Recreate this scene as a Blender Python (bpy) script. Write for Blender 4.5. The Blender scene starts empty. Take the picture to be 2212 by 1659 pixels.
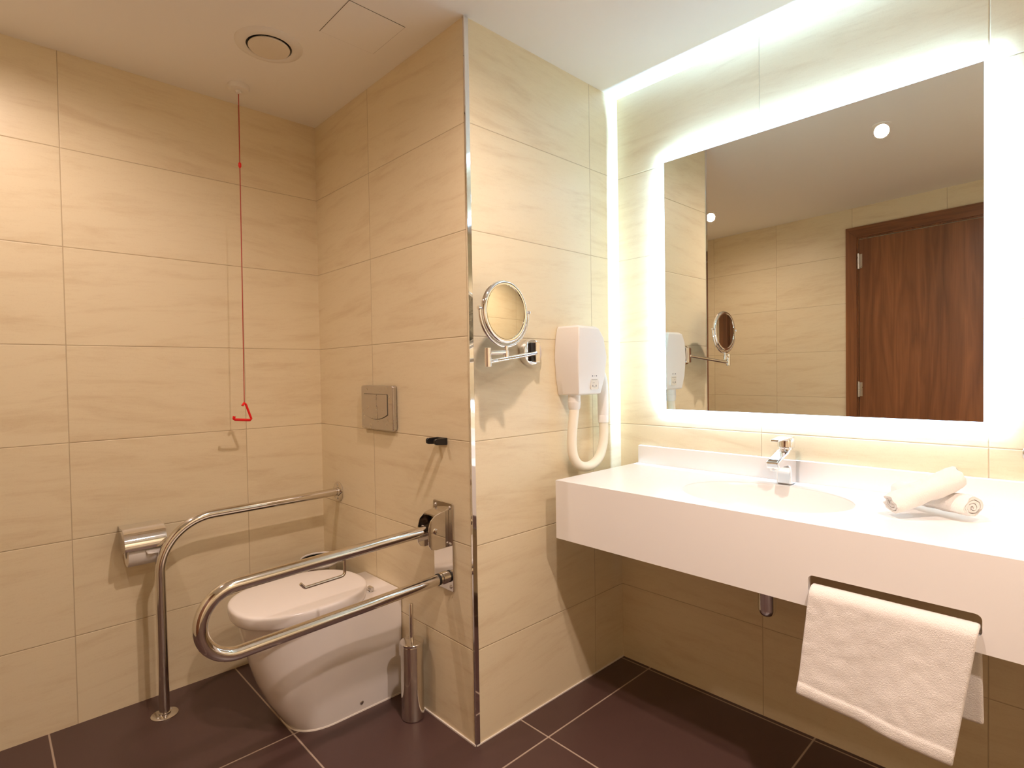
import bpy, bmesh, math, random
from mathutils import Vector, Matrix, noise
random.seed(7)
S = bpy.context.scene
COL = S.collection
R = math.radians
# ------------------------------------------------------------------ dimensions
YL, XM, H = 1.105, 0.830, 2.386
Z0, T = 0.3163, 0.3465
XO, XK = -1.8635, -0.1166          # door wall: x = XO + XK*y
YR = -2.15
ZC = 0.853
MX = 0.807                          # front of the illuminated mirror

# ------------------------------------------------------------------ materials
def lin(r, g, b):
    f = lambda c: c/12.92 if c <= .04045 else ((c+.055)/1.055)**2.4
    return (f(r/255), f(g/255), f(b/255), 1)
class NT:
    def __init__(s, name):
        s.m = bpy.data.materials.new(name); s.m.use_nodes = True
        s.t = s.m.node_tree; s.b = s.t.nodes['Principled BSDF']; s.out = s.t.nodes['Material Output']
    def n(s, typ, **kw):
        x = s.t.nodes.new('ShaderNode'+typ)
        for k, v in kw.items(): setattr(x, k, v)
        return x
    def l(s, a, b): s.t.links.new(a, b)
    def math(s, op, a, b=None, c=None):
        x = s.n('Math', operation=op)
        for i, v in enumerate((a, b, c)):
            if v is None: continue
            if isinstance(v, (int, float)): x.inputs[i].default_value = v
            else: s.l(v, x.inputs[i])
        return x.outputs[0]
    def mix(s, fac, a, b):
        x = s.n('Mix', data_type='RGBA')
        for i, v in ((0, fac), (6, a), (7, b)):
            if isinstance(v, (int, float, tuple)): x.inputs[i].default_value = v
            else: s.l(v, x.inputs[i])
        return x.outputs[2]
    def rng(s, v, a, b, c, d, smooth=False):
        x = s.n('MapRange'); 
        if smooth: x.interpolation_type = 'SMOOTHSTEP'
        s.l(v, x.inputs[0])
        for i, q in enumerate((a, b, c, d)): x.inputs[i+1].default_value = q
        return x.outputs[0]
    def noise(s, vec, scale, detail=3, rough=.5, dist=0):
        x = s.n('TexNoise'); x.inputs['Scale'].default_value = scale; x.inputs['Detail'].default_value = detail
        x.inputs['Roughness'].default_value = rough; x.inputs['Distortion'].default_value = dist
        if vec is not None: s.l(vec, x.inputs['Vector'])
        return x.outputs['Fac']
    def comb(s, a, b, c):
        x = s.n('CombineXYZ')
        for i, v in enumerate((a, b, c)):
            if isinstance(v, (int, float)): x.inputs[i].default_value = v
            else: s.l(v, x.inputs[i])
        return x.outputs[0]
    def bump(s, h, strength, dist):
        x = s.n('Bump'); x.inputs['Strength'].default_value = strength; x.inputs['Distance'].default_value = dist
        s.l(h, x.inputs['Height']); s.l(x.outputs[0], s.b.inputs['Normal'])
    def set(s, **kw):
        for k, v in kw.items():
            i = s.b.inputs[k.replace('_', ' ')]
            if isinstance(v, (int, float, tuple)): i.default_value = v
            else: s.l(v, i)
        return s

def plain(name, col, rough=.4, metal=0, coat=0, bump=None, **kw):
    m = NT(name); m.set(Base_Color=col, Roughness=rough, Metallic=metal, **kw)
    if coat: m.set(Coat_Weight=coat, Coat_Roughness=.05)
    tc = m.n('TexCoord')
    nz = m.noise(tc.outputs['Object'], 35, 2)
    m.set(Roughness=m.rng(nz, .3, .7, max(0, rough*.88), rough*1.12))
    if bump: m.bump(m.noise(tc.outputs['Object'], bump[0], 4), bump[1], bump[2])
    return m.m

def tile_mat(name, axis, off, W, voff, VH, vaxis, base, dark, grout, g=.0014, rough=.4, streak=True, gbump=.6):
    m = NT(name)
    geo = m.n('NewGeometry'); sp = m.n('SeparateXYZ'); m.l(geo.outputs['Position'], sp.inputs[0])
    P, Z = sp.outputs[axis], sp.outputs[vaxis]
    u = m.math('DIVIDE', m.math('SUBTRACT', P, off), W); v = m.math('DIVIDE', m.math('SUBTRACT', Z, voff), VH)
    fu, fv = m.math('FRACT', u), m.math('FRACT', v)
    du = m.math('MULTIPLY', m.math('MINIMUM', fu, m.math('SUBTRACT', 1, fu)), W)
    dv = m.math('MULTIPLY', m.math('MINIMUM', fv, m.math('SUBTRACT', 1, fv)), VH)
    d = m.math('MINIMUM', du, dv)
    tile = m.rng(d, g*.55, g*1.25, 0, 1, True)
    wn = m.n('TexWhiteNoise', noise_dimensions='3D')
    m.l(m.comb(m.math('FLOOR', u), m.math('FLOOR', v), axis*3.7), wn.inputs['Vector'])
    rnd = wn.outputs['Value']
    ru = m.math('MULTIPLY', rnd, 17.3)
    if streak:
        # sandstone-like veins that run along each tile and dip slightly
        zz = m.math('ADD', Z, m.math('MULTIPLY', P, m.math('MULTIPLY', m.math('SUBTRACT', rnd, .5), .22)))
        vec = m.comb(m.math('ADD', m.math('MULTIPLY', P, 2.0), ru), m.math('MULTIPLY', zz, 13.0), ru)
        a = m.noise(vec, 1.35, 5, .62, .5)
        vec2 = m.comb(m.math('ADD', m.math('MULTIPLY', P, 12.0), ru), m.math('MULTIPLY', zz, 75.0), ru)
        b = m.noise(vec2, 1.6, 4, .65, .3)
        c = m.noise(m.comb(m.math('MULTIPLY', P, 1.0), m.math('MULTIPLY', Z, 1.0), ru), 240, 2, .6)
        f = m.math('ADD', m.rng(a, .44, .80, 0, .80, True), m.math('ADD', m.rng(b, .5, .82, 0, .34), m.rng(c, .52, .8, 0, .28)))
        f = m.math('ADD', f, m.math('MULTIPLY', m.math('SUBTRACT', rnd, .5), .16))
        f = m.rng(f, 0, 1.45, 0, 1)
    else:
        vec = m.comb(m.math('ADD', P, ru), m.math('MULTIPLY', Z, 1.0), ru)
        f = m.math('ADD', m.math('MULTIPLY', m.noise(vec, 3.0, 5, .6, .4), .75), m.math('MULTIPLY', rnd, .25))
        b = m.noise(vec, 90, 3)
    colr = m.mix(f, base, dark)
    m.set(Base_Color=m.mix(tile, grout, colr))
    m.set(Roughness=m.rng(tile, 0, 1, .8, rough))
    h = m.math('ADD', m.math('MULTIPLY', m.rng(d, 0, g*2.2, 0, 1, True), 1.0), m.math('MULTIPLY', b, .10))
    m.bump(h, gbump, .0015)
    return m.m

TB, TD, TG = (.80, .70, .495, 1), (.62, .48, .295, 1), (.54, .44, .29, 1)
M = {}
M['tile_left']   = tile_mat('tile_left_wall',   0, -.336, .598, Z0, T, 2, TB, TD, TG)
M['tile_center'] = tile_mat('tile_center_wall', 1, .623, .62, Z0, T, 2, TB, TD, TG)
M['tile_return'] = tile_mat('tile_return_wall', 0, .639, .639, Z0, T, 2, TB, TD, TG)
M['tile_right']  = tile_mat('tile_vanity_wall', 1, -.597, .612, Z0, T, 2, TB, TD, TG)
M['tile_back']   = tile_mat('tile_door_wall',   1, -.181, .56, Z0, T, 2, TB, TD, TG)
M['tile_rear']   = tile_mat('tile_rear_wall',   0, -.3, .6, Z0, T, 2, TB, TD, TG)
M['floor'] = tile_mat('dark_brown_floor_tile', 0, .203, .609, -.136, .632, 1, (.090, .048, .043, 1), (.062, .032, .029, 1),
                      (.42, .33, .26, 1), g=.003, rough=.38, streak=False, gbump=.35)
M['paint'] = plain('white_ceiling_paint', (.90, .89, .87, 1), .75, bump=(160, .05, .001))
M['gap_shade'] = plain('ceiling_gap_shadow', (.10, .085, .07, 1), .9)  # dark colour painted as the shade in the hatch gap
M['plastic'] = plain('white_plastic', (.82, .80, .77, 1), .35)
M['vent'] = plain('cream_vent_plastic', (.78, .72, .62, 1), .4)
M['hose'] = plain('cream_hose_plastic', (.84, .79, .66, 1), .42)
M['ceramic'] = plain('white_glazed_ceramic', (.84, .81, .79, 1), .10, coat=.5)
M['seat'] = plain('white_seat_plastic', (.85, .82, .80, 1), .22)
M['solid'] = NT('white_solid_surface').set(Base_Color=(.86, .85, .84, 1), Roughness=.30).m
M['chrome'] = plain('polished_chrome', (.86, .86, .87, 1), .05, 1)
M['steel'] = plain('polished_stainless_steel', (.72, .69, .65, 1), .09, 1)
M['brushed'] = plain('satin_steel', (.60, .575, .55, 1), .30, 1)
M['dark'] = plain('black_plastic', (.008, .008, .009, 1), .35)
M['red'] = plain('red_plastic', (.82, .008, .012, 1), .35)
M['cord'] = plain('red_cord', (.40, .012, .010, 1), .6)
M['caulk'] = plain('white_sealant', (.78, .74, .68, 1), .5)
M['paper'] = plain('white_tissue_paper', (.86, .83, .80, 1), .9, bump=(180, .1, .001))
M['liner'] = plain('white_bin_liner', (.85, .82, .78, 1), .45)
M['mirror'] = plain('silvered_mirror', (.82, .845, .80, 1), 0.0, 1)
M['mirror_dim'] = plain('magnifying_glass_dim_reflection', (.60, .575, .50, 1), 0.0, 1)  # dim tan reflection put into the colour; the glass has no tint
M['print'] = plain('grey_print', (.18, .18, .19, 1), .5)

def cloth_mat(name, col):
    m = NT(name); tc = m.n('TexCoord')
    a = m.noise(tc.outputs['Object'], 420, 3, .7); b = m.noise(tc.outputs['Object'], 60, 4, .6)
    m.set(Base_Color=m.mix(m.math('MULTIPLY', b, .5), col, tuple(c*.90 for c in col[:3])+(1,)), Roughness=.95)
    m.set(Sheen_Weight=.35, Sheen_Roughness=.5)
    m.bump(m.math('ADD', a, m.math('MULTIPLY', b, .8)), .55, .004)
    return m.m
M['terry'] = cloth_mat('white_terry_cloth', (.88, .85, .82, 1))

def emis(name, col, st):
    m = NT(name); m.set(Base_Color=(.9, .9, .9, 1), Emission_Color=col, Emission_Strength=st); return m.m

def wood_mat(name, seed, wide=1.0, along=2):
    m = NT(name); tc = m.n('TexCoord'); sp = m.n('SeparateXYZ'); m.l(tc.outputs['Object'], sp.inputs[0])
    Y, Z = sp.outputs[3-along], sp.outputs[along]
    # flat-sawn walnut: elongated warped figure running up the leaf
    vec = m.comb(m.math('ADD', m.math('MULTIPLY', Y, 6.5*wide), seed), m.math('MULTIPLY', Z, .55), seed)
    a = m.noise(vec, 1.0, 3, .5, .6)
    rings = m.math('FRACT', m.math('MULTIPLY', a, 7.0))
    rg = m.math('SUBTRACT', 1, m.math('ABSOLUTE', m.math('SUBTRACT', m.math('MULTIPLY', rings, 2), 1)))
    fine = m.noise(m.comb(m.math('MULTIPLY', Y, 190), m.math('MULTIPLY', Z, 3.0), seed), 1.0, 4, .6)
    band = m.noise(m.comb(m.math('MULTIPLY', Y, 9.0), m.math('MULTIPLY', Z, .12), seed+5), 1.0, 2, .5)
    f = m.math('ADD', m.math('MULTIPLY', rg, .26), m.math('ADD', m.math('MULTIPLY', fine, .45), m.rng(band, .3, .7, -.06, .30)))
    c = m.mix(m.rng(f, .08, .95, 0, 1), (.105, .037, .014, 1), (.345, .140, .056, 1))
    m.set(Base_Color=c, Roughness=.32); m.bump(fine, .08, .001)
    return m.m
M['walnut'] = wood_mat('walnut_veneer', 3.1)
M['walnut_trim'] = wood_mat('walnut_trim', 8.7, 2.2)
M['walnut_head'] = wood_mat('walnut_head_trim', 5.2, 2.2, 1)

# ------------------------------------------------------------------ mesh helpers
def new(): return bmesh.new()
def obj(name, bm, m, parent=None, smooth=40, bevel=None, sub=0, solid=None):
    bmesh.ops.remove_doubles(bm, verts=bm.verts, dist=1e-6)
    bmesh.ops.recalc_face_normals(bm, faces=bm.faces)
    me = bpy.data.meshes.new(name); bm.to_mesh(me); bm.free()
    if smooth:
        me.shade_smooth(); me.set_sharp_from_angle(angle=R(smooth))
    o = bpy.data.objects.new(name, me); COL.objects.link(o)
    if m: me.materials.append(m)
    if parent is not None:
        o.parent = parent; o.matrix_parent_inverse = wm(parent).inverted()
    if solid:
        s = o.modifiers.new('thickness', 'SOLIDIFY'); s.thickness = solid; s.offset = 0
    if sub:
        s = o.modifiers.new('subdivision', 'SUBSURF'); s.levels = s.render_levels = sub
    if bevel:
        b = o.modifiers.new('bevel', 'BEVEL'); b.width = bevel; b.segments = 3; b.limit_method = 'ANGLE'; b.angle_limit = R(35); b.harden_normals = False
    return o
def wm(o):
    m = o.matrix_basis.copy()
    return (wm(o.parent) @ o.matrix_parent_inverse @ m) if o.parent else m
def tag(o, label, cat, group=None):
    o['label'] = label; o['category'] = cat
    if group: o['group'] = group
    return o
def thing(name, label, cat, loc=(0, 0, 0), group=None):
    o = bpy.data.objects.new(name, None); COL.objects.link(o); o.location = loc; o.empty_display_size = .05
    return tag(o, label, cat, group)
def struct(name, bm, m, parent=None, **kw):
    o = obj(name, bm, m, parent, **kw)
    if parent is None: o['kind'] = 'structure'
    return o
def face(bm, vs):
    try: return bm.faces.new(vs)
    except ValueError: return None
def box(bm, x0, x1, y0, y1, z0, z1, mat=None):
    v = [Vector((x, y, z)) for x in (x0, x1) for y in (y0, y1) for z in (z0, z1)]
    if mat is not None: v = [mat @ p for p in v]
    v = [bm.verts.new(p) for p in v]
    for f in ((0, 1, 3, 2), (4, 6, 7, 5), (0, 4, 5, 1), (2, 3, 7, 6), (0, 2, 6, 4), (1, 5, 7, 3)): face(bm, [v[i] for i in f])
def loft(bm, rings, cap0=True, cap1=True, closed=True):
    vr = [[bm.verts.new(p) for p in r] for r in rings]
    n = len(vr[0])
    for a, b in zip(vr, vr[1:]):
        for i in range(n if closed else n-1):
            j = (i+1) % n; face(bm, (a[i], a[j], b[j], b[i]))
    if cap0: face(bm, vr[0][::-1])
    if cap1: face(bm, vr[-1])
    return vr
def frames(pts):
    pts = [Vector(p) for p in pts]; out = []
    t0 = (pts[1]-pts[0]).normalized()
    u = t0.orthogonal().normalized()
    for i, p in enumerate(pts):
        a = pts[max(i-1, 0)]; b = pts[min(i+1, len(pts)-1)]
        t = (b-a).normalized()
        u = (u - t*u.dot(t)).normalized()
        out.append((p, t, u, t.cross(u)))
    return out
def tube(bm, pts, r, seg=16, caps=True, flat=1.0):
    rr = r if callable(r) else (lambda s: r)
    fr = frames(pts); n = len(fr)
    rings = []
    for i, (p, t, u, w) in enumerate(fr):
        q = rr(i/(n-1))
        rings.append([p + u*math.cos(2*math.pi*k/seg)*q + w*math.sin(2*math.pi*k/seg)*q*flat for k in range(seg)])
    loft(bm, rings, caps, caps)
def fillet(pts, rad, seg=10):
    pts = [Vector(p) for p in pts]; out = [pts[0]]
    for i in range(1, len(pts)-1):
        p, a, b = pts[i], pts[i-1], pts[i+1]
        r = rad[i-1] if isinstance(rad, (list, tuple)) else rad
        d1 = (a-p).normalized(); d2 = (b-p).normalized(); ang = d1.angle(d2)
        d = r/math.tan(ang/2); c = p + (d1+d2).normalized()*(r/math.sin(ang/2))
        s = p+d1*d; e = p+d2*d; v0 = s-c; v1 = e-c; tot = v0.angle(v1); ax = v0.cross(v1).normalized()
        for k in range(seg+1): out.append(c + Matrix.Rotation(tot*k/seg, 3, ax) @ v0)
    out.append(pts[-1]); return out
def dense(pts, step):
    pts = [Vector(p) for p in pts]; out = [pts[0]]
    for a, b in zip(pts, pts[1:]):
        n = max(1, int((b-a).length/step))
        for k in range(1, n+1): out.append(a.lerp(b, k/n))
    return out
def basis(o, z, x=None):
    z = Vector(z).normalized(); x = Vector(x) if x else z.orthogonal(); x = (x - z*x.dot(z)).normalized(); y = z.cross(x)
    m = Matrix((x, y, z)).transposed().to_4x4(); m.translation = Vector(o); return m
def lathe(bm, prof, mat=Matrix(), seg=40):
    rings = []
    for r, z in prof:
        rings.append([mat @ Vector((max(r, 1e-5)*math.cos(2*math.pi*k/seg), max(r, 1e-5)*math.sin(2*math.pi*k/seg), z)) for k in range(seg)])
    loft(bm, rings, True, True)
def extrude_poly(bm, loops, depth, mat):
    """loops: outer outline then holes, 2-D; solid of the given depth along local z"""
    es = []
    for lp in loops:
        vs = [bm.verts.new((p[0], p[1], 0)) for p in lp]
        es += [bm.edges.new((vs[i], vs[(i+1) % len(vs)])) for i in range(len(vs))]
    g = bmesh.ops.triangle_fill(bm, use_beauty=True, use_dissolve=False, edges=es)
    fs = [f for f in g['geom'] if isinstance(f, bmesh.types.BMFace)]
    e = bmesh.ops.extrude_face_region(bm, geom=fs)
    vs = [v for v in e['geom'] if isinstance(v, bmesh.types.BMVert)]
    bmesh.ops.translate(bm, verts=vs, vec=(0, 0, depth))
    bmesh.ops.dissolve_limit(bm, angle_limit=R(1), verts=bm.verts, edges=bm.edges)
    bmesh.ops.transform(bm, matrix=mat, verts=bm.verts)
def rrect(x0, x1, y0, y1, r, n=6):
    out = []
    for cx, cy, a in ((x1-r, y1-r, 0), (x0+r, y1-r, 90), (x0+r, y0+r, 180), (x1-r, y0+r, 270)):
        for k in range(n+1):
            t = R(a+90*k/n); out.append((cx+r*math.cos(t), cy+r*math.sin(t)))
    return out
def sell(cx, cy, ax, ay, n=2.0, seg=64):
    out = []
    for k in range(seg):
        t = 2*math.pi*k/seg; c, s = math.cos(t), math.sin(t)
        out.append((cx+ax*math.copysign(abs(c)**(2/n), c), cy+ay*math.copysign(abs(s)**(2/n), s)))
    return out
AX_X = Matrix(((0, 0, 1, 0), (1, 0, 0, 0), (0, 1, 0, 0), (0, 0, 0, 1)))    # local (x,y,z) -> world (y,z,x): plate in the YZ plane
AX_Y = Matrix(((1, 0, 0, 0), (0, 0, -1, 0), (0, 1, 0, 0), (0, 0, 0, 1)))   # local (x,y,z) -> world (x,-z,y): plate in the XZ plane, depth towards -y
TR = Matrix.Translation

# ------------------------------------------------------------------ the room
bm = new(); box(bm, -2.3, 1.0, YR-.1, YL+.1, -.1, 0); struct('floor', bm, M['floor'], smooth=0)
bm = new(); box(bm, -2.3, 1.0, YR-.1, YL+.1, H, H+.1); struct('ceiling', bm, M['paint'], smooth=0)
bm = new(); box(bm, -2.2, .1, YL, YL+.1, 0, H); struct('wall_left', bm, M['tile_left'], smooth=0)
def prism(bm, poly, z0, z1):
    loft(bm, [[Vector((x, y, z)) for x, y in poly] for z in (z0, z1)])
bm = new(); prism(bm, [(0, 0), (.08, .08), (.08, YL), (0, YL)], 0, H); struct('wall_center', bm, M['tile_center'], smooth=0)
bm = new(); prism(bm, [(0, 0), (XM, 0), (XM, .08), (.08, .08)], 0, H); struct('wall_return', bm, M['tile_return'], smooth=0)
bm = new(); box(bm, XM, XM+.1, YR, .08, 0, H); struct('wall_right', bm, M['tile_right'], smooth=0)
bm = new(); box(bm, -1.75, XM+.1, YR-.1, YR, 0, H); struct('wall_rear', bm, M['tile_rear'], smooth=0)
xo = lambda y: XO+XK*y
bm = new(); prism(bm, [(xo(YR), YR), (xo(YR)-.1, YR), (xo(YL)-.1, YL), (xo(YL), YL)], 0, H); struct('wall_back', bm, M['tile_back'], smooth=0)
# steel edge on the outside corner
bm = new()
prism(bm, [(-.003, -.003), (.015, -.003), (.015, 0), (0, 0), (0, .005), (-.003, .005)], 0, H)
struct('trim_1', bm, M['chrome'], smooth=0, bevel=.001)
# sealant beads where the tiles meet the floor
bm = new(); box(bm, -.005, 0, .0, YL, 0, .005); struct('trim_2', bm, M['caulk'], smooth=0)
bm = new(); box(bm, .0, XM, -.004, 0, 0, .004); struct('trim_3', bm, M['caulk'], smooth=0)

# door in the wall opposite the mirror (seen in the mirror)
ang = math.atan(XK)
DL = bpy.data.objects.new('door_1', None); COL.objects.link(DL); DL['kind'] = 'structure'
DL.location = (xo(-.145), -.145, 0); DL.rotation_euler = (0, 0, -ang)
def dobj(name, bm, m, parent=None, **kw):
    o = obj(name, bm, m, None, **kw); o.parent = parent or DL; return o
DW = 1.10
for nm, lp, mt in (('door_frame', [(0, 0), (0, 2.242), (-.072, 2.165), (-.072, 0)], 'walnut_trim'), ('door_frame', [(-DW, 0), (-DW, 2.242), (-DW+.075, 2.165), (-DW+.075, 0)], 'walnut_trim'),
                   ('door_frame', [(0, 2.242), (-DW, 2.242), (-DW+.075, 2.165), (-.072, 2.165)], 'walnut_head')):
    bm = new(); extrude_poly(bm, [lp], .022, AX_X); dobj(nm, bm, M[mt], smooth=0, bevel=.0015)
bm = new(); loops = [[(-.072, 0), (-.072, 2.165), (-DW+.075, 2.165), (-DW+.075, 0), (-DW+.085, 0), (-DW+.085, 2.155), (-.082, 2.155), (-.082, 0)]]
extrude_poly(bm, loops, .012, AX_X); dobj('door_stop', bm, M['walnut_trim'], smooth=0)
bm = new(); box(bm, .001, .010, -DW+.088, -.086, .005, 2.150); leaf = dobj('door_leaf', bm, M['walnut'], smooth=0, bevel=.001)
for z in (.25, 1.075, 1.995):
    bm = new(); lathe(bm, [(.007, -.055), (.007, -.0185), (.0062, -.018), (.007, -.0175), (.007, .0175), (.0062, .018), (.007, .0185), (.007, .055)], TR((.018, -.084, z)), 16)
    box(bm, .0101, .0115, -.106, -.084, z-.05, z+.05)
    o = dobj('hinge', bm, M['brushed']); o['label'] = 'brushed steel hinge'
bm = new(); tube(bm, fillet([(.010, -.955, 1.02), (.06, -.955, 1.02), (.06, -.83, 1.02)], .015), .009); lathe(bm, [(.026, 0), (.026, .008)], basis((.010, -.955, 1.02), (1, 0, 0)))
o = dobj('door_handle', bm, M['steel']); o['label'] = 'steel lever handle'

# ------------------------------------------------------------------ ceiling fittings
vc = (-.400, .580)
t = thing('ceiling_vent', 'round cream air vent with a central disc, set in the ceiling above the toilet', 'vent', (*vc, H))
bm = new(); lathe(bm, [(.074, -.001), (.074, -.007), (.079, -.010), (.095, -.008), (.108, -.003), (.110, 0), (.09, .0)], TR((*vc, H)), 64); obj('rim', bm, M['plastic'], t)
bm = new(); lathe(bm, [(.0735, -.0005), (.0735, -.0025)], TR((*vc, H)), 48); o = obj('opening', bm, M['dark'], t); o['label'] = 'dark ring opening around the disc'  # black disc stands in for the shade between rim and disc
bm = new(); lathe(bm, [(.058, -.003), (.066, -.006), (.068, -.010), (.066, -.0135), (.05, -.0145), (.0, -.015)], TR((*vc, H)), 64); obj('disc', bm, M['vent'], t)

hc = (-.207, .281)
t = thing('access_hatch', 'square flush white access panel in the ceiling, outlined by a thin dark gap', 'access panel', (*hc, H))
bm = new(); box(bm, hc[0]-.1005, hc[0]+.1005, hc[1]-.1045, hc[1]+.1045, H-.0008, H-.0001); o = obj('gap', bm, M['gap_shade'], t, smooth=0); o['label'] = 'thin dark gap'
bm = new(); box(bm, hc[0]-.0992, hc[0]+.0995, hc[1]-.1032, hc[1]+.1035, H-.0013, H-.0009); obj('panel', bm, M['paint'], t, smooth=0)

def downlight(x, y, label, power, cone=174, blend=1.0):
    t = thing('ceiling_downlight', label, 'ceiling light', (x, y, H), 'warm recessed downlights')
    bm = new(); lathe(bm, [(.026, -.002), (.030, -.004), (.038, -.004), (.041, -.002), (.0415, 0), (.03, 0), (.026, 0)], TR((x, y, H)), 40); obj('bezel', bm, M['paint'], t)
    bm = new(); lathe(bm, [(.0255, -.0005), (.0255, -.0018), (.0, -.0022)], TR((x, y, H)), 32); obj('lamp', bm, M['lamp'], t)
    ld = bpy.data.lights.new('downlight_beam', 'SPOT'); ld.energy = power; ld.color = WARM; ld.spot_size = R(cone); ld.spot_blend = blend; ld.shadow_soft_size = .03
    lo = bpy.data.objects.new('downlight_beam', ld); COL.objects.link(lo); lo.location = (0, 0, -.030); lo.parent = t
WARM = (1.0, .785, .68)
COOL = (.42, .71, 1.0, 1)
M['lamp'] = emis('warm_lamp_lens', (1.0, .72, .45, 1), 60)
downlight(-.365, -.700, 'recessed downlight shining near the middle of the mirror, right of the other one', 76)
downlight(-1.165, .561, 'recessed downlight beside the tiled wall edge at the left of the mirror reflection', 30)
downlight(-.50, -1.65, 'recessed downlight in the ceiling behind the photographer', 110, 130, .8)

# emergency pull cord
pc = (-.388, .937)
t = thing('emergency_pull_cord', 'red emergency pull cord hanging from a white ceiling rose beside the toilet', 'pull cord', (*pc, H))
bm = new(); lathe(bm, [(.040, 0), (.040, -.010), (.036, -.018), (.024, -.021), (.012, -.021), (.011, -.030), (.006, -.033), (0, -.033)], TR((*pc, H)), 40); o = obj('ceiling_rose', bm, M['plastic'], t); o['label'] = 'white plastic ceiling rose'
bm = new(); tube(bm, dense([(pc[0], pc[1], H-.032), (pc[0]-.004, pc[1], 1.72), (pc[0]-.008, pc[1], 1.128)], .2), .0016, 8); obj('cord', bm, M['cord'], t)
bm = new(); tube(bm, [(pc[0]-.002, pc[1], 2.085), (pc[0]-.002, pc[1], 2.080), (pc[0]-.002, pc[1], 2.068), (pc[0]-.002, pc[1], 2.062)], lambda s: .0022+.0040*math.sin(math.pi*s), 10); obj('knot', bm, M['red'], t)
bm = new()
tp = [(-.405, .932, 1.120), (-.396, .937, 1.130), (-.390, .938, 1.124), (-.370, .940, 1.066), (-.376, .938, 1.060), (-.432, .934, 1.066), (-.438, .933, 1.070), (-.436, .933, 1.080)]
tube(bm, dense(tp, .008), .0042, 10, flat=1.35); obj('handle', bm, M['red'], t); bpy.context.view_layer.update()

# ------------------------------------------------------------------ illuminated mirror
MY0, MY1, MZ0, MZ1 = -1.235, -.200, 1.046, 2.083
t = thing('illuminated_mirror', 'large rectangular wall mirror with a glowing white frosted border above the vanity counter', 'mirror', (XM, (MY0+MY1)/2, MZ0))
bd = .0345
M['frost'] = emis('lit_frosted_glass', COOL, 7)
M['led_soft'] = emis('dimmer_white_led_strip', COOL, 170)
M['led'] = emis('white_led_strip', COOL, 1150)
bm = new(); extrude_poly(bm, [[(MY0+bd, MZ0+bd), (MY1-bd, MZ0+bd), (MY1-bd, MZ1-bd), (MY0+bd, MZ1-bd)]], .004, TR((MX, 0, 0)) @ AX_X); obj('mirror_glass', bm, M['mirror'], t, smooth=0)
bm = new()
extrude_poly(bm, [[(MY0, MZ0), (MY1, MZ0), (MY1, MZ1), (MY0, MZ1)], [(MY0+bd, MZ0+bd), (MY1-bd, MZ0+bd), (MY1-bd, MZ1-bd), (MY0+bd, MZ1-bd)]], .004, TR((MX, 0, 0)) @ AX_X)
o = obj('frosted_border', bm, M['frost'], t, smooth=0); o['label'] = 'glowing frosted white border'
ins = .050
bm = new(); box(bm, MX+.0045, XM, MY0+ins, MY1-ins, MZ0+ins, MZ1-ins); obj('back_box', bm, M['plastic'], t, smooth=0)
LX0, LX1 = XM-.0085, XM-.0045
for nm, b, n in (('left', (MY1-ins+.0005, MY1-ins+.003, MZ0+ins, MZ1-ins), (0, 1, 0)), ('right', (MY0+ins-.003, MY0+ins-.0005, MZ0+ins, MZ1-ins), (0, -1, 0)),
                 ('top', (MY0+ins, MY1-ins, MZ1-ins+.0005, MZ1-ins+.003), (0, 0, 1)), ('bottom', (MY0+ins, MY1-ins, MZ0+ins-.003, MZ0+ins-.0005), (0, 0, -1))):
    bm = new(); box(bm, LX0, LX1, *b); o = obj('led_strip', bm, M['plastic'], t, smooth=0)
    o.data.materials.append(M['led_soft' if nm == 'bottom' else 'led'])
    for f in o.data.polygons:
        if f.normal.dot(Vector(n)) > .9: f.material_index = 1      # the diodes face outwards
    o['label'] = 'white LED strip behind the %s edge' % nm

# ------------------------------------------------------------------ vanity
CX0, CY0, CY1 = .303, -.095, -1.95
ZB = .648
t = thing('vanity_counter', 'white wall-hung vanity counter with integrated oval basin and deep apron', 'vanity', (CX0, -.7, ZB))
BC = (.545, -.715); BA = (.188, .243)
rim = sell(BC[0], BC[1], BA[0], BA[1], 2.0, 96)
bm = new(); extrude_poly(bm, [[(CX0+.018, CY0), (XM-.001, CY0), (XM-.001, CY1), (CX0+.018, CY1)], rim], -.03, TR((0, 0, ZC))); obj('countertop', bm, M['solid'], t, smooth=30)
bm = new(); rings = []
for s, z in ((1.0, -.002), (.985, -.006), (.965, -.016), (.93, -.040), (.88, -.068), (.80, -.094), (.66, -.114), (.46, -.124), (.2, -.129), (.115, -.130)):
    rings.append([Vector((x, y, ZC+z)) for x, y in sell(BC[0]+(1-s)*.02, BC[1], BA[0]*s+.0012, BA[1]*s+.0012, 2.0, 96)])
for s, z in ((.115, -.140), (.3, -.140), (.86, -.125), (.99, -.070), (1.02, -.0301)):
    rings.append([Vector((x, y, ZC+z)) for x, y in sell(BC[0], BC[1], BA[0]*s+.01, BA[1]*s+.01, 2.0, 96)])
loft(bm, rings, False, False); obj('basin', bm, M['solid'], t, smooth=60)
bm = new(); lathe(bm, [(.0, .001), (.024, .002), (.030, .001), (.031, -.002), (.03, -.003), (0, -.003)], TR((BC[0]+.016, BC[1], ZC-.126)), 32); obj('drain', bm, M['chrome'], t)
SY0, SY1, SZ0, SZ1 = -1.253, -.923, .680, .727
bm = new()
hole = rrect(SY0, SY1, SZ0, SZ1, .012)
extrude_poly(bm, [[(CY0, ZB), (CY0, ZC), (CY1, ZC), (CY1, ZB)], hole], .018, TR((CX0, 0, 0)) @ AX_X); obj('apron', bm, M['solid'], t, smooth=30)
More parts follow.
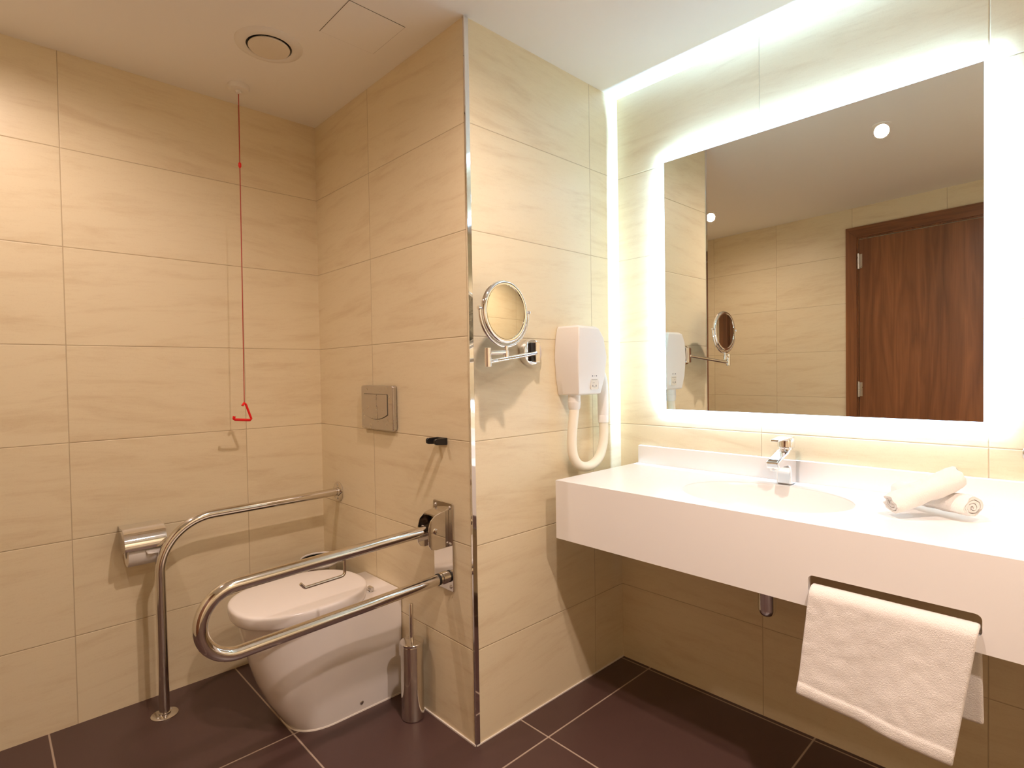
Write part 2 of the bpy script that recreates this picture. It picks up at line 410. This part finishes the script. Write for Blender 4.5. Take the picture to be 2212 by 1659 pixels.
bm = new(); box(bm, CX0+.0182, XM-.001, CY0-.018, CY0, ZB, ZC-.0302); obj('end_panel', bm, M['solid'], t, smooth=0)
bm = new(); extrude_poly(bm, [rrect(CY1, CY0-.002, ZC-.004, .926, .006)], .015, TR((XM-.0165, 0, 0)) @ AX_X); obj('backsplash', bm, M['solid'], t, smooth=30, bevel=.002)

# basin waste under the counter
t = thing('bottle_trap', 'chrome basin waste trap with a rounded bottom hanging below the counter', 'drain trap', (.60, -.705, .46))
bm = new(); lathe(bm, [(0, .462), (.014, .464), (.023, .473), (.0275, .487), (.0275, .60), (.029, .602), (.029, .622), (.026, .626), (.016, .628), (.016, ZC-.142)], TR((.60, -.705, 0)), 32); obj('cup', bm, M['chrome'], t)
bm = new(); tube(bm, [(.62, -.705, .600), (XM-.004, -.705, .600)], .014, 20); lathe(bm, [(.03, 0), (.03, .004), (.02, .010)], basis((XM, -.705, .600), (-1, 0, 0))); obj('outlet_pipe', bm, M['chrome'], t)

# tap
TX, TY = .764, -.703
t = thing('basin_tap', 'chrome single-lever mixer tap standing behind the oval basin', 'tap', (TX, TY, ZC))
ZC += .0006
def W(f, h, w): return Vector((TX-f, TY+w, ZC+h))
prof = [(.020, 0), (.021, .03), (.021, .050), (.026, .060), (.038, .066), (.070, .066), (.104, .061), (.112, .064), (.116, .084), (.104, .089), (.070, .098), (.036, .107), (.020, .115), (-.012, .115), (-.024, .108), (-.029, .085), (-.028, .04), (-.026, 0)]
def wd(f, h): return (.0235 if f < .03 else .0235-.0035*(f-.03)/.09)*(1-.10*max(0, (h-.09))/.025)
bm = new()
loft(bm, [[W(f, h, -wd(f, h)) for f, h in prof], [W(f, h, -.6*wd(f, h)) for f, h in prof], [W(f, h, .6*wd(f, h)) for f, h in prof], [W(f, h, wd(f, h)) for f, h in prof]])
obj('body', bm, M['chrome'], t, smooth=35, bevel=.005)
bm = new(); lathe(bm, [(.0, 0), (.011, 0), (.012, .002), (.012, .012), (.0, .012)], basis(W(.099, .055, 0), (.12, 0, 1)), 24); obj('aerator', bm, M['chrome'], t)
bm = new(); lathe(bm, [(.0205, -.002), (.0215, .004), (.0265, .007), (.0265, .026), (.025, .034), (.020, .039), (0, .040)], basis(W(-.002, .114, 0), (.10, 0, 1)), 36); obj('cartridge_cap', bm, M['chrome'], t)
bm = new()
lp = [(-.029, .143, .018), (-.016, .151, .0235), (.010, .154, .0220), (.030, .153, .0195), (.055, .151, .0165), (.085, .150, .0145), (.094, .1495, .012)]
rings = []
for f, h, w in lp: rings.append([W(f, h+.004, -w*.85), W(f, h+.004, w*.85), W(f, h, w), W(f, h-.006+.0035*(f > .05), w*.9), W(f, h-.006+.0035*(f > .05), -w*.9), W(f, h, -w)])
loft(bm, rings); obj('lever', bm, M['chrome'], t, smooth=50, bevel=.0018)

ZC -= .0006
# rolled face towels
def roll(name, label, a, b, rad, seed, sq=.94):
    a, b = Vector(a), Vector(b); ax = (b-a); L = ax.length; m = basis(a, ax, (0, 0, 1))
    turns = 3.1; n = 150; th = rad/(turns+.6)*.82
    inner, outer = [], []
    for k in range(n+1):
        q = k/n*turns*2*math.pi; r = .004+(rad-.004)*(k/n)
        r0 = max(.0015, r-th*(.5 if k < n*.12 else 1))
        inner.append((r0*math.cos(q+seed), r0*math.sin(q+seed))); outer.append((r*math.cos(q+seed), r*math.sin(q+seed)))
    poly = outer + inner[::-1]
    bm = new(); rings = []; N = 28
    for i in range(N+1):
        s = i/N; e = min(s, 1-s)*L
        k = 1 - .10*max(0, 1-e/.012)**2
        sw = 1 + .035*math.sin(s*5+seed)
        ring = []
        for (x, y) in poly:
            rr = math.hypot(x, y)/rad
            nz = noise.noise(Vector((x*38+seed, y*38, s*7)))*.0032 + noise.noise(Vector((x*150+seed, y*150, s*45)))*.0011
            end = (.006*noise.noise(Vector((x*60, y*60, seed)))+.004*rr*rr)*(1 if i in (0, N) else 0)
            d = Vector((x*sq, y/sq, 0))*(k*sw); 
            if d.length > 1e-6: d += d.normalized()*nz*rr
            ring.append(m @ Vector((d.x, d.y, s*L + (end if i == N else -end))))
        rings.append(ring)
    loft(bm, rings); 
    return tag(obj(name, bm, M['terry'], smooth=60), label, 'towel', 'rolled face towels on the counter')
roll('rolled_towel', 'white rolled face towel lying flat on the counter under the other roll', (.672, -1.040, ZC+.0375), (.573, -1.206, ZC+.0375), .0332, 1.3)
roll('rolled_towel', 'white rolled face towel propped up across the other roll, spiral end facing the basin', (.492, -1.056, ZC+.0385), (.592, -1.172, ZC+.1075), .0345, 4.0)

# hand towel over the rail of the apron slot
def hand_towel():
    bm = new(); NU, NV = 44, 60
    path = []      # (x, z) from the back hem over the strip to the front hem
    xb, xf = CX0+.018+.010, CX0-.012
    back = [(xb+.018, .478), (xb+.008, .56), (xb+.002, .62), (xb, .672)]
    top = [(xb-.003, .690), (xb-.012, .699), (CX0+.004, .7005), (xf+.006, .697), (xf, .686)]
    front = [(xf-.001, .66), (xf-.003, .60), (xf-.006, .52), (xf-.008, .475), (xf-.0085, .466), (xf-.0125, .463), (xf-.0125, .445), (xf-.008, .441)]
    path = [Vector((x, 0, z)) for x, z in back+top+front]
    path = dense(path, .0075)
    n = len(path); rows = []
    for j, p in enumerate(path):
        row = []
        fr = p.x < CX0+.004
        depth = max(0, (.70-p.z)/.26) if fr else 0
        bk = 0 if fr else max(0, (.70-p.z)/.2)
        y0 = -.930 + .024*depth + (.004*bk)      # left edge leans outwards
        y1 = -1.250 + .040*depth - (.001*bk)
        for i in range(NU+1):
            s = i/NU; y = y0+(y1-y0)*s
            droop = (-.030*s**1.6 - .006*math.sin(s*3.1)) * depth
            wob = .007*depth*math.sin(s*5.2+1.0)*(.4+depth) + .0045*depth*noise.noise(Vector((s*3.2, p.z*9, 2.0))) + .0018*noise.noise(Vector((s*14, p.z*42, 5.0)))
            fz = .0008*noise.noise(Vector((s*60, p.z*200, 1)))
            row.append(Vector((p.x-abs(wob)*(1 if fr else 0) - fz - .006*depth*s + (.004*bk*s if not fr else 0), y, p.z+droop)))
        rows.append(row)
    loft(bm, rows, False, False, closed=False)
    o = obj('hand_towel', bm, M['terry'], smooth=80, solid=.013, sub=1)
    return tag(o, 'white terry hand towel hanging over the slot in the front of the vanity counter', 'towel')
hand_towel()

# vertical grab bar cut off by the right edge of the photo
GY = -1.313
t = thing('grab_bar', 'steel grab bar on the vanity wall, cut off at the photo edge', 'grab bar', (XM, GY, 1.0))
bm = new(); tube(bm, fillet([(XM-.004, GY, 1.0), (XM-.065, GY, 1.0), (XM-.065, GY, 1.60), (XM-.004, GY, 1.60)], .03), .014, 20); obj('rail', bm, M['steel'], t)
for z in (1.0, 1.6):
    bm = new(); lathe(bm, [(.036, 0), (.036, .003), (.033, .006), (.014, .008)], basis((XM, GY, z), (-1, 0, 0)), 36); obj('flange', bm, M['steel'], t)

# ------------------------------------------------------------------ magnifying mirror on the return wall
mc = Vector((.052, -.115, 1.427)); mn = Vector((.05, -1, 0.0)).normalized(); RM = .098
t = thing('magnifying_mirror', 'round chrome magnifying mirror on a folding arm beside the tiled corner', 'mirror', (.293, 0, 1.306))
bf = basis(mc, mn, (1, 0, 0))
prof = [(RM-.012, .0085), (RM-.006, .0095), (RM-.001, .008), (RM+.002, .003), (RM+.002, -.003), (RM-.001, -.008), (RM-.006, -.0095), (RM-.012, -.0085), (RM-.013, 0)]
bm = new(); rings = [[bf @ Vector((r*math.cos(2*math.pi*k/72), r*math.sin(2*math.pi*k/72), z)) for r, z in prof] for k in range(72)]
loft(bm, rings+[rings[0]], False, False); obj('frame', bm, M['chrome'], t, smooth=60)
bm = new(); lathe(bm, [(RM-.0115, .0062)]+[((RM-.0115)*q, .0062-.0052*(1-q*q)) for q in (.85, .7, .55, .4, .25, .1)]+[(0, .001), (0, -.001)]+[((RM-.0115)*q, -.0062) for q in (.3, .6, 1)], bf, 72)
obj('mirror_glass', bm, M['mirror_dim'], t, smooth=60)
bm = new(); ry = RM+.0105
tube(bm, [bf @ Vector((ry*math.cos(R(a)), ry*math.sin(R(a)), 0)) for a in range(180, 361, 4)], .0050, 12); obj('yoke', bm, M['chrome'], t)
for sgn in (-1, 1):
    bm = new(); lathe(bm, [(0, 0), (.006, .0005), (.0068, .004), (.004, .006), (.004, .014)], basis(bf @ Vector((sgn*(ry+.008), .006, 0)), bf.to_3x3() @ Vector((-sgn, 0, 0))), 16); obj('pivot_knob', bm, M['chrome'], t)
low = bf @ Vector((0, -ry, 0)); el = Vector((-.012, -.104, 1.283)); pl = Vector((.270, 0, 1.306))
bm = new(); lathe(bm, [(.046, 0), (.0475, .004), (.0475, .018), (.044, .026), (.036, .029), (0, .029)], basis(pl, (0, -1, 0)), 48); obj('wall_plate', bm, M['chrome'], t, smooth=35)
bm = new(); box(bm, pl.x-.024, pl.x-.006, pl.y-.040, pl.y-.0292, pl.z-.033, pl.z+.033)
o = obj('hinge_recess', bm, M['dark'], t, smooth=0, bevel=.002); o['label'] = 'dark hinge slot on the wall plate'
bm = new(); box(bm, pl.x-.007, pl.x+.014, pl.y-.048, pl.y-.0295, pl.z-.037, pl.z+.037); obj('hinge_block', bm, M['chrome'], t, smooth=0, bevel=.003)
bm = new(); tube(bm, [pl+Vector((-.004, -.044, -.004)), Vector((el.x, el.y, 1.269))], .0074, 14); obj('arm', bm, M['chrome'], t)
bm = new(); tube(bm, [Vector((el.x, el.y, 1.297)), Vector((low.x, low.y-.004, 1.300))], .0074, 14); obj('arm', bm, M['chrome'], t)
bm = new(); lathe(bm, [(.0095, -.030), (.0108, -.029), (.0108, .029), (.0095, .030)], TR((el.x, el.y, 1.283)), 20); obj('elbow_joint', bm, M['chrome'], t)
bm = new(); lathe(bm, [(.0085, -.016), (.0085, .004), (.006, .006), (.006, low.z-1.300)], TR((low.x, low.y-.004, 1.300)), 20); obj('stem', bm, M['chrome'], t)

# ------------------------------------------------------------------ hair dryer
t = thing('hair_dryer', 'white wall-mounted hair dryer with a looped cream hose, beside the counter end', 'hair dryer', (.5, 0, 1.15))
def hd(z, x0, x1, d, c):   # outline at height z: back on the wall, tapered front
    return [Vector(p+(z,)) for p in ((x0, -.001), (x0-.002, -d*.30), (x0+c, -d), (x1-.046, -d), (x1-.018, -d*.72), (x1, -d*.30), (x1, -.001))]
bm = new()
loft(bm, [hd(1.146, .432, .606, .080, .008), hd(1.150, .428, .612, .096, .008), hd(1.21, .416, .628, .104, .010), hd(1.29, .410, .638, .108, .012), hd(1.36, .416, .622, .107, .012), hd(1.398, .426, .600, .100, .012), hd(1.406, .434, .590, .086, .010)])
obj('body', bm, M['plastic'], t, smooth=28, bevel=.006)
bm = new(); extrude_poly(bm, [rrect(.500, .543, 1.166, 1.225, .003)], .003, TR((0, -.1005, 0)) @ AX_Y); o = obj('switch_panel', bm, M['vent'], t, smooth=0); o['label'] = 'cream switch and label panel'
bm = new()
for x, z, w, h in ((.507, 1.212, .006, .005), (.520, 1.213, .004, .002), (.530, 1.212, .006, .005), (.506, 1.199, .032, .0012), (.512, 1.188, .010, .001), (.510, 1.174, .003, .006), (.516, 1.172, .010, .0015), (.530, 1.174, .003, .006)):
    box(bm, x-.002, x+w-.002, -.1045, -.1034, z+.003, z+.003+h)
o = obj('print', bm, M['print'], o, smooth=0)
bm = new(); extrude_poly(bm, [rrect(.5455, .550, 1.168, 1.223, .002)], .0035, TR((0, -.0995, 0)) @ AX_Y); obj('switch', bm, M['plastic'], t, smooth=0)
hx, hy = .462, -.052
bm = new(); lathe(bm, [(.0235, 1.150), (.0235, 1.122), (.0245, 1.121), (.0225, 1.098), (.019, 1.092)], TR((hx, hy, 0)), 32); obj('connector', bm, M['plastic'], t)
gx, gy = .640, -.052
cp = [(hx, hy, 1.094), (hx-.006, hy, 1.06), (hx-.014, hy, 1.01), (hx-.017, hy, .955), (hx-.008, hy, .913), (hx+.020, hy, .881), (hx+.065, hy, .867), (hx+.112, hy, .873), (hx+.150, hy, .899), (hx+.172, hy, .943), (gx+.002, gy, .990), (gx+.001, gy, 1.04)]
def crom(p, k=8):
    p = [Vector(q) for q in p]; q = [p[0]*2-p[1]]+p+[p[-1]*2-p[-2]]; out = []
    for i in range(1, len(q)-2):
        for j in range(k):
            s = j/k; a, b, c, d = q[i-1:i+3]
            out.append(.5*((2*b)+(c-a)*s+(2*a-5*b+4*c-d)*s*s+(3*b-a-3*c+d)*s**3))
    out.append(p[-1]); return out
bm = new(); tube(bm, crom(cp), .0185, 20); obj('hose', bm, M['hose'], t, smooth=60)
bm = new(); lathe(bm, [(.0195, 1.030), (.0215, 1.032), (.0215, 1.058), (.0205, 1.060)], TR((gx, gy, 0)), 28); obj('collar', bm, M['plastic'], t)
bm = new(); tube(bm, crom([(gx, gy, 1.056), (gx, gy, 1.10), (gx-.001, gy, 1.15), (gx-.006, gy, 1.19), (gx-.020, gy, 1.222), (gx-.040, gy, 1.246)]), lambda s: .0205+.002*s, 22, flat=1.05); obj('handset', bm, M['plastic'], t, smooth=60)

# ------------------------------------------------------------------ flush plate and rail clip on the toilet wall
t = thing('flush_plate', 'rectangular satin steel dual flush plate on the wall above the toilet', 'flush plate', (0, .564, 1.1))
bm = new(); extrude_poly(bm, [rrect(.443, .685, 1.016, 1.191, .008)], -.020, AX_X); obj('cover', bm, M['brushed'], t, smooth=0, bevel=.004)
def btn(y0, y1, s):
    top = 1.157; out = []
    yc, hw = .570, .089
    ys = [y0+(y1-y0)*k/12 for k in range(13)]
    for y in ys: out.append((y, 1.056+.022*((y-yc)/hw)**2))
    edge = [(y1, z) for z in ()]
    return out, top
yc = .556
sc = [(yc-.004*math.sin((z-1.06)/.095*6.2), z) for z in [1.0585+(1.157-1.0585)*k/14 for k in range(15)]]
def bot(y): return 1.058+.020*((y-.570)/.089)**2
big = [(p[0]+.0008, p[1]) for p in sc] + [(.659, 1.157)] + [(y, bot(y)) for y in [.659-(.659-yc-.001)*k/10 for k in range(10)]]
small = [(p[0]-.0008, p[1]) for p in sc[::-1]] + [(y, bot(y)) for y in [yc-.001-(yc-.001-.481)*k/10 for k in range(1, 11)]] + [(.481, 1.157)]
gap = [(.6605, 1.1585)] + [(y, bot(y)-.002) for y in [.6605-(.6605-.4798)*k/20 for k in range(21)]] + [(.4798, 1.1585)]
bm = new(); extrude_poly(bm, [gap], -.0006, TR((-.0199, 0, 0)) @ AX_X); o = obj('button_gap', bm, M['dark'], t, smooth=0)
for pts in (big, small):
    bm = new(); extrude_poly(bm, [pts], -.0028, TR((-.0206, 0, 0)) @ AX_X); obj('button', bm, M['brushed'], t, smooth=0, bevel=.0008)
t = thing('rail_clip', 'small black two-pronged plastic clip on the tiles right of the flush plate', 'clip', (0, .156, 1.003))
bm = new(); box(bm, -.010, 0, .128, .184, .990, 1.014); obj('base', bm, M['dark'], t, smooth=0, bevel=.002)
for y in (.128, .174):
    bm = new(); extrude_poly(bm, [[(-.010, .990), (-.046, .993), (-.052, .998), (-.052, 1.010), (-.046, 1.014), (-.010, 1.014)]], .010, TR((0, y+.010, 0)) @ AX_Y); obj('prong', bm, M['dark'], t, smooth=0, bevel=.002)

# ------------------------------------------------------------------ toilet
t = thing('toilet', 'white back-to-wall toilet with closed oval lid under the grab rails', 'toilet', (0, .578, 0))
YT = .578
def outline(xf, wb, wm_, n=2.3, xm=-.26):
    """half outline from the wall along the right side to the nose"""
    half = []
    for k in range(10): # straight flank
        x = xm*k/10; q = k/10; q = q*q*(3-2*q); half.append((x, wb+(wm_-wb)*q))
    for k in range(19):
        a = R(90*k/18); half.append((xm+(xf-xm)*math.sin(a)**(2/n), wm_*math.cos(a)**(2/n) if k < 18 else 0))
    return half
def ring(z, xf, wb, wm_, n=2.3, x0=0):
    h = outline(xf, wb, wm_, n)
    pts = [Vector((x+x0*(1 if x > -.001 else 0), YT-w, z)) for x, w in h] + [Vector((x+x0*(1 if x > -.001 else 0), YT+w, z)) for x, w in h[-2::-1]]
    return pts
bm = new()
secs = [(.003, -.403, .133, .131, 2.5), (.02, -.415, .134, .133, 2.5), (.10, -.460, .135, .145, 2.45), (.18, -.494, .136, .155, 2.4), (.25, -.515, .138, .163, 2.3), (.31, -.530, .139, .170, 2.25), (.36, -.540, .140, .175, 2.2), (.395, -.545, .140, .178, 2.2), (.403, -.544, .139, .177, 2.2), (.406, -.538, .136, .172, 2.2)]
loft(bm, [ring(z, xf, wb, w, n, -.003) for z, xf, wb, w, n in secs]); obj('bowl', bm, M['ceramic'], t, smooth=50)
bm = new(); loft(bm, [ring(0.0, -.407, .136, .134, 2.5, -.001), ring(.0045, -.406, .135, .133, 2.5, -.001)]); o = obj('sealant_bead', bm, M['caulk'], t, smooth=0); o['label'] = 'white sealant line along the floor'
def lidring(z, s, dx=0, n=2.35):
    return [Vector((x, y, z)) for x, y in sell(-.337+dx, YT, .235*s, .194*s, n, 72)]
bm = new(); loft(bm, [lidring(.4062, .93), lidring(.407, .94), lidring(.409, .94), lidring(.4098, .93)]); obj('seat', bm, M['seat'], t, smooth=50)
bm = new(); loft(bm, [lidring(.4100, .965), lidring(.4115, .978), lidring(.418, .985), lidring(.428, .996), lidring(.445, 1.0), lidring(.450, .996), lidring(.4535, .985), lidring(.4555, .965), lidring(.4563, .92), lidring(.457, .7), lidring(.4573, .35), lidring(.4574, .05)]); obj('lid', bm, M['seat'], t, smooth=50)
for y in (YT-.072, YT+.072):
    bm = new(); lathe(bm, [(.0, -.013), (.0075, -.013), (.0085, -.011), (.0085, .011), (.0075, .013), (0, .013)], basis((-.094, y, .416), (0, 1, 0)), 20); lathe(bm, [(.0085, .4055), (.007, .412)], TR((-.094, y, 0)), 20)
    o = obj('hinge', bm, M['chrome'], t); o['label'] = 'chrome lid hinge'
bm = new(); lathe(bm, [(.0075, -.001), (.0075, .002), (.005, .0035), (0, .0035)], basis((-.175, YT-.1335, .034), (0, -1, 0)), 20); o = obj('fixing_screw', bm, M['brushed'], t); o['label'] = 'metal fixing screw'

# ------------------------------------------------------------------ fixed grab rail by the left wall
RT = .0172
GYR = .945
t = thing('fixed_grab_rail', 'fixed polished steel grab rail bending down to the floor in front of the left wall', 'grab rail', (-.70, GYR, 0))
bm = new(); tube(bm, fillet([(-.004, GYR, .712), (-.70, GYR, .706), (-.698, GYR, .004)], .185, 22), RT, 28); obj('tube', bm, M['steel'], t, smooth=60)
def flange(name, o, n, r, t, sp=.030):
    bm = new(); lathe(bm, [(r, 0), (r, .003), (r-.002, .0045), (RT+.004, .006), (RT+.003, .012), (RT, .013)], basis(o, n), 44); f = obj(name, bm, M['steel'], t)
    up = Vector((0, 0, 1)) if abs(n[2]) < .5 else Vector((.8, .6, 0))
    for s in (-1, 1):
        bm = new(); lathe(bm, [(.0055, 0), (.0055, .001), (.003, .0035), (0, .004)], basis(Vector(o)+up*s*sp+Vector(n)*.0045, n), 16); obj('screw', bm, M['brushed'], f)
flange('wall_flange', (0, GYR, .712), (-1, 0, 0), .044, t)
flange('floor_flange', (-.698, GYR, 0), (0, 0, 1), .044, t)

# hinged rail
HY = .156
t = thing('hinged_grab_rail', 'hinged U-shaped polished steel grab rail lowered on the near side of the toilet', 'grab rail', (0, HY, .64))
RT = .0182; XL = -.788
bm = new(); extrude_poly(bm, [rrect(.101, .211, .487, .791, .006)], -.006, AX_X); pl_ = obj('wall_plate', bm, M['steel'], t, smooth=0, bevel=.0015)
for y in (.115, .197):
    for z in (.775, .650, .503):
        bm = new(); lathe(bm, [(.0062, 0), (.0062, .0015), (.0035, .0045), (0, .005)], basis((-.006, y, z), (-1, 0, 0)), 18); obj('screw', bm, M['brushed'], pl_)
rr = .0905
cxl = XL+RT+rr
pts = [Vector((-.035, HY, .704)), Vector((-.3, HY, .697)), Vector((cxl, HY, .686))]
cz = .686-rr
pts += [Vector((cxl-rr*math.sin(R(a)), HY, cz+rr*math.cos(R(a)))) for a in range(8, 180, 8)]
pts += [Vector((cxl, HY, cz-rr)), Vector((-.3, HY, .515)), Vector((-.010, HY, .524))]
bm = new(); tube(bm, pts, RT, 28); obj('tube', bm, M['steel'], t, smooth=60)
bm = new(); lathe(bm, [(RT+.0012, -.004), (RT+.0022, -.003), (RT+.0022, .003), (RT+.0012, .004)], basis((-.030, HY, .5236), (1, 0, .02)), 28); o = obj('rubber_ring', bm, M['dark'], t); o['label'] = 'black rubber ring'
bm = new(); lathe(bm, [(RT+.0035, 0), (RT+.0035, .010), (RT+.0, .012)], basis((-.006, HY, .524), (-1, 0, 0)), 28); obj('stop_socket', bm, M['steel'], t)
# hinge bracket: two cheeks joined by a top web
chk = [(-.0062, .640), (-.060, .640), (-.078, .645), (-.088, .658), (-.090, .675), (-.088, .720), (-.080, .742), (-.062, .757), (-.036, .764), (-.012, .768), (-.0062, .768)]
for y in (HY-.030, HY+.034):
    bm = new(); extrude_poly(bm, [chk], .004, TR((0, y, 0)) @ AX_Y); obj('cheek', bm, M['steel'], t, smooth=0, bevel=.001)
bm = new()
web = [(-.0062, .768), (-.012, .768), (-.036, .764), (-.062, .757), (-.062, .753), (-.036, .760), (-.012, .764), (-.0062, .764)]
extrude_poly(bm, [web], .060, TR((0, HY+.030, 0)) @ AX_Y); obj('web', bm, M['steel'], t, smooth=30)
bm = new(); lathe(bm, [(.0, 0), (.009, .0005), (.010, .003), (.010, .080), (.008, .083), (0, .083)], basis((-.058, HY-.0425, .703), (0, 1, 0)), 24); obj('pivot_bolt', bm, M['steel'], t)
bm = new(); tube(bm, dense(fillet([(-.374, HY, .682), (-.374, HY, .630), (-.497, HY, .626), (-.510, HY, .641)], [.012, .008], 6), .03), .0046, 12); obj('paper_arm', bm, M['steel'], t, smooth=60)

# ------------------------------------------------------------------ toilet roll holder
hxa, hxb = -.799, -.668; hyc, hzc = YL-.070, .622; HR = .064
t = thing('toilet_roll_holder', 'chrome toilet roll holder with curved cover on the left wall', 'toilet roll holder', (hxa, YL, hzc))
arc = [(YL-.001, hzc+HR)]+[(hyc+HR*math.cos(R(a)), hzc+HR*math.sin(R(a))) for a in range(90, 190, 6)]
inn = [(y + (hyc-y)*.03 if i else y, z-(.002 if i == 0 else 0)+(hzc-z)*.03) for i, (y, z) in enumerate(arc)]
bm = new(); poly = arc+inn[::-1]
loft(bm, [[Vector((x, y, z)) for y, z in poly] for x in (hxa, hxb)]); obj('cover', bm, M['chrome'], t, smooth=40)
side = [(YL-.001, hzc+HR-.003)]+[(hyc+(HR-.003)*math.cos(R(a)), hzc+(HR-.003)*math.sin(R(a))) for a in range(90, 190, 6)]+[(hyc-.030, hzc-.014), (hyc, hzc-.030), (YL-.03, hzc-.012), (YL-.001, hzc)]
for x in (hxa, hxb-.002):
    bm = new(); loft(bm, [[Vector((xx, y, z)) for y, z in side] for xx in (x, x+.002)]); obj('side_plate', bm, M['chrome'], t, smooth=0)
bm = new(); tube(bm, [(hxa+.001, hyc, hzc-.022), (hxb-.001, hyc, hzc-.022)], .005, 12); obj('spindle', bm, M['chrome'], t)
bm = new(); rings = []
rx0, rx1, rz = hxa+.012, hxb-.010, hzc-.028
prof = [(.019, rx0), (.047, rx0), (.0495, rx0+.003), (.0495, rx1-.003), (.047, rx1), (.019, rx1)]
rings = [[Vector((x, hyc+r*math.cos(2*math.pi*k/40), rz+r*math.sin(2*math.pi*k/40))) for r, x in prof] for k in range(40)]
loft(bm, rings+[rings[0]], False, False)
tag(obj('toilet_roll', bm, M['paper'], smooth=40), 'white toilet roll under the chrome cover on the left wall', 'toilet roll')
rl_ = bpy.data.objects['toilet_roll']
bm = new()
rows = []
for k in range(10):
    s = k/9; y = hyc-.0505-.006*s-.005*s*s; z = rz+.014-.012*s
    rows.append([Vector((rx1-.058+.050*i/8 + .004*s, y-.004*math.sin(i*.9)*s, z-(.008*s*(i/8)))) for i in range(9)])
loft(bm, rows, False, False, closed=False); o = obj('loose_sheet', bm, M['paper'], rl_, smooth=60, solid=.0008)

# ------------------------------------------------------------------ toilet brush
bx, by = -.058, .285
t = thing('toilet_brush_set', 'slim cylindrical steel toilet brush holder on the floor right of the toilet', 'toilet brush', (bx, by, 0))
bm = new(); lathe(bm, [(0, 0), (.038, 0), (.0405, .003), (.0405, .262), (.0395, .266), (.0, .266)], TR((bx, by, 0)), 44); obj('holder', bm, M['steel'], t, smooth=35)
bm = new(); lathe(bm, [(0, .2665), (.0415, .2665), (.0425, .269), (.0425, .274), (.041, .276), (.012, .279), (0, .279)], TR((bx, by, 0)), 44); obj('lid', bm, M['steel'], t, smooth=35)
bm = new(); lathe(bm, [(.0075, .2785), (.0075, .408), (.006, .412), (0, .412)], TR((bx, by, 0)), 20); obj('handle', bm, M['steel'], t, smooth=35)

# ------------------------------------------------------------------ waste bin in the corner behind the toilet
wx, wy = -.108, .925
t = thing('waste_bin', 'small steel waste bin with white liner in the corner behind the toilet', 'bin', (wx, wy, 0))
bm = new(); lathe(bm, [(0, 0), (.070, 0), (.072, .003), (.076, .435), (.0745, .435), (.070, .008), (0, .008)], TR((wx, wy, 0)), 48); obj('body', bm, M['steel'], t, smooth=35)
bm = new(); rings = []
for r, z in ((.0772, .415), (.0776, .425), (.0774, .441), (.0760, .4435), (.0738, .441), (.0734, .436)):
    rings.append([Vector((wx+(r+(.002*math.sin(k*2.7) if z < .42 and r > .077 else 0))*math.cos(2*math.pi*k/48), wy+r*math.sin(2*math.pi*k/48), z)) for k in range(48)])
loft(bm, rings, False, False); o = obj('liner', bm, M['liner'], t, smooth=60, solid=.0008); o['label'] = 'white plastic liner folded over the rim'

# ------------------------------------------------------------------ world, camera
w = bpy.data.worlds.new('room_world'); S.world = w; w.use_nodes = True
w.node_tree.nodes['Background'].inputs[0].default_value = (0, 0, 0, 1)
cd = bpy.data.cameras.new('camera'); co = bpy.data.objects.new('camera', cd); COL.objects.link(co); S.camera = co
cd.sensor_fit = 'HORIZONTAL'; cd.sensor_width = 36; cd.lens = 36*1204.612/2212; cd.clip_start = .02; cd.clip_end = 30
y, p, r = .8089931, -.02070145, -.01569822
F = Vector((math.cos(p)*math.cos(y), math.cos(p)*math.sin(y), math.sin(p)))
Rt = Vector((math.sin(y), -math.cos(y), 0)); U = Rt.cross(F)
Rr = math.cos(r)*Rt+math.sin(r)*U; Ur = -math.sin(r)*Rt+math.cos(r)*U
mw = Matrix((Rr, Ur, -F)).transposed().to_4x4(); mw.translation = (-1.15747, -1.41102, 1.23517)
co.matrix_world = mw
S.view_settings.view_transform = 'Standard'; S.view_settings.look = 'None'; S.view_settings.gamma = 1; S.view_settings.use_curve_mapping = False
S.view_settings.exposure = 0.0
S.cycles.max_bounces = 10; S.cycles.diffuse_bounces = 6; S.cycles.glossy_bounces = 6
S.cycles.use_denoising = True; S.cycles.sample_clamp_indirect = 6
S.cycles.caustics_reflective = False
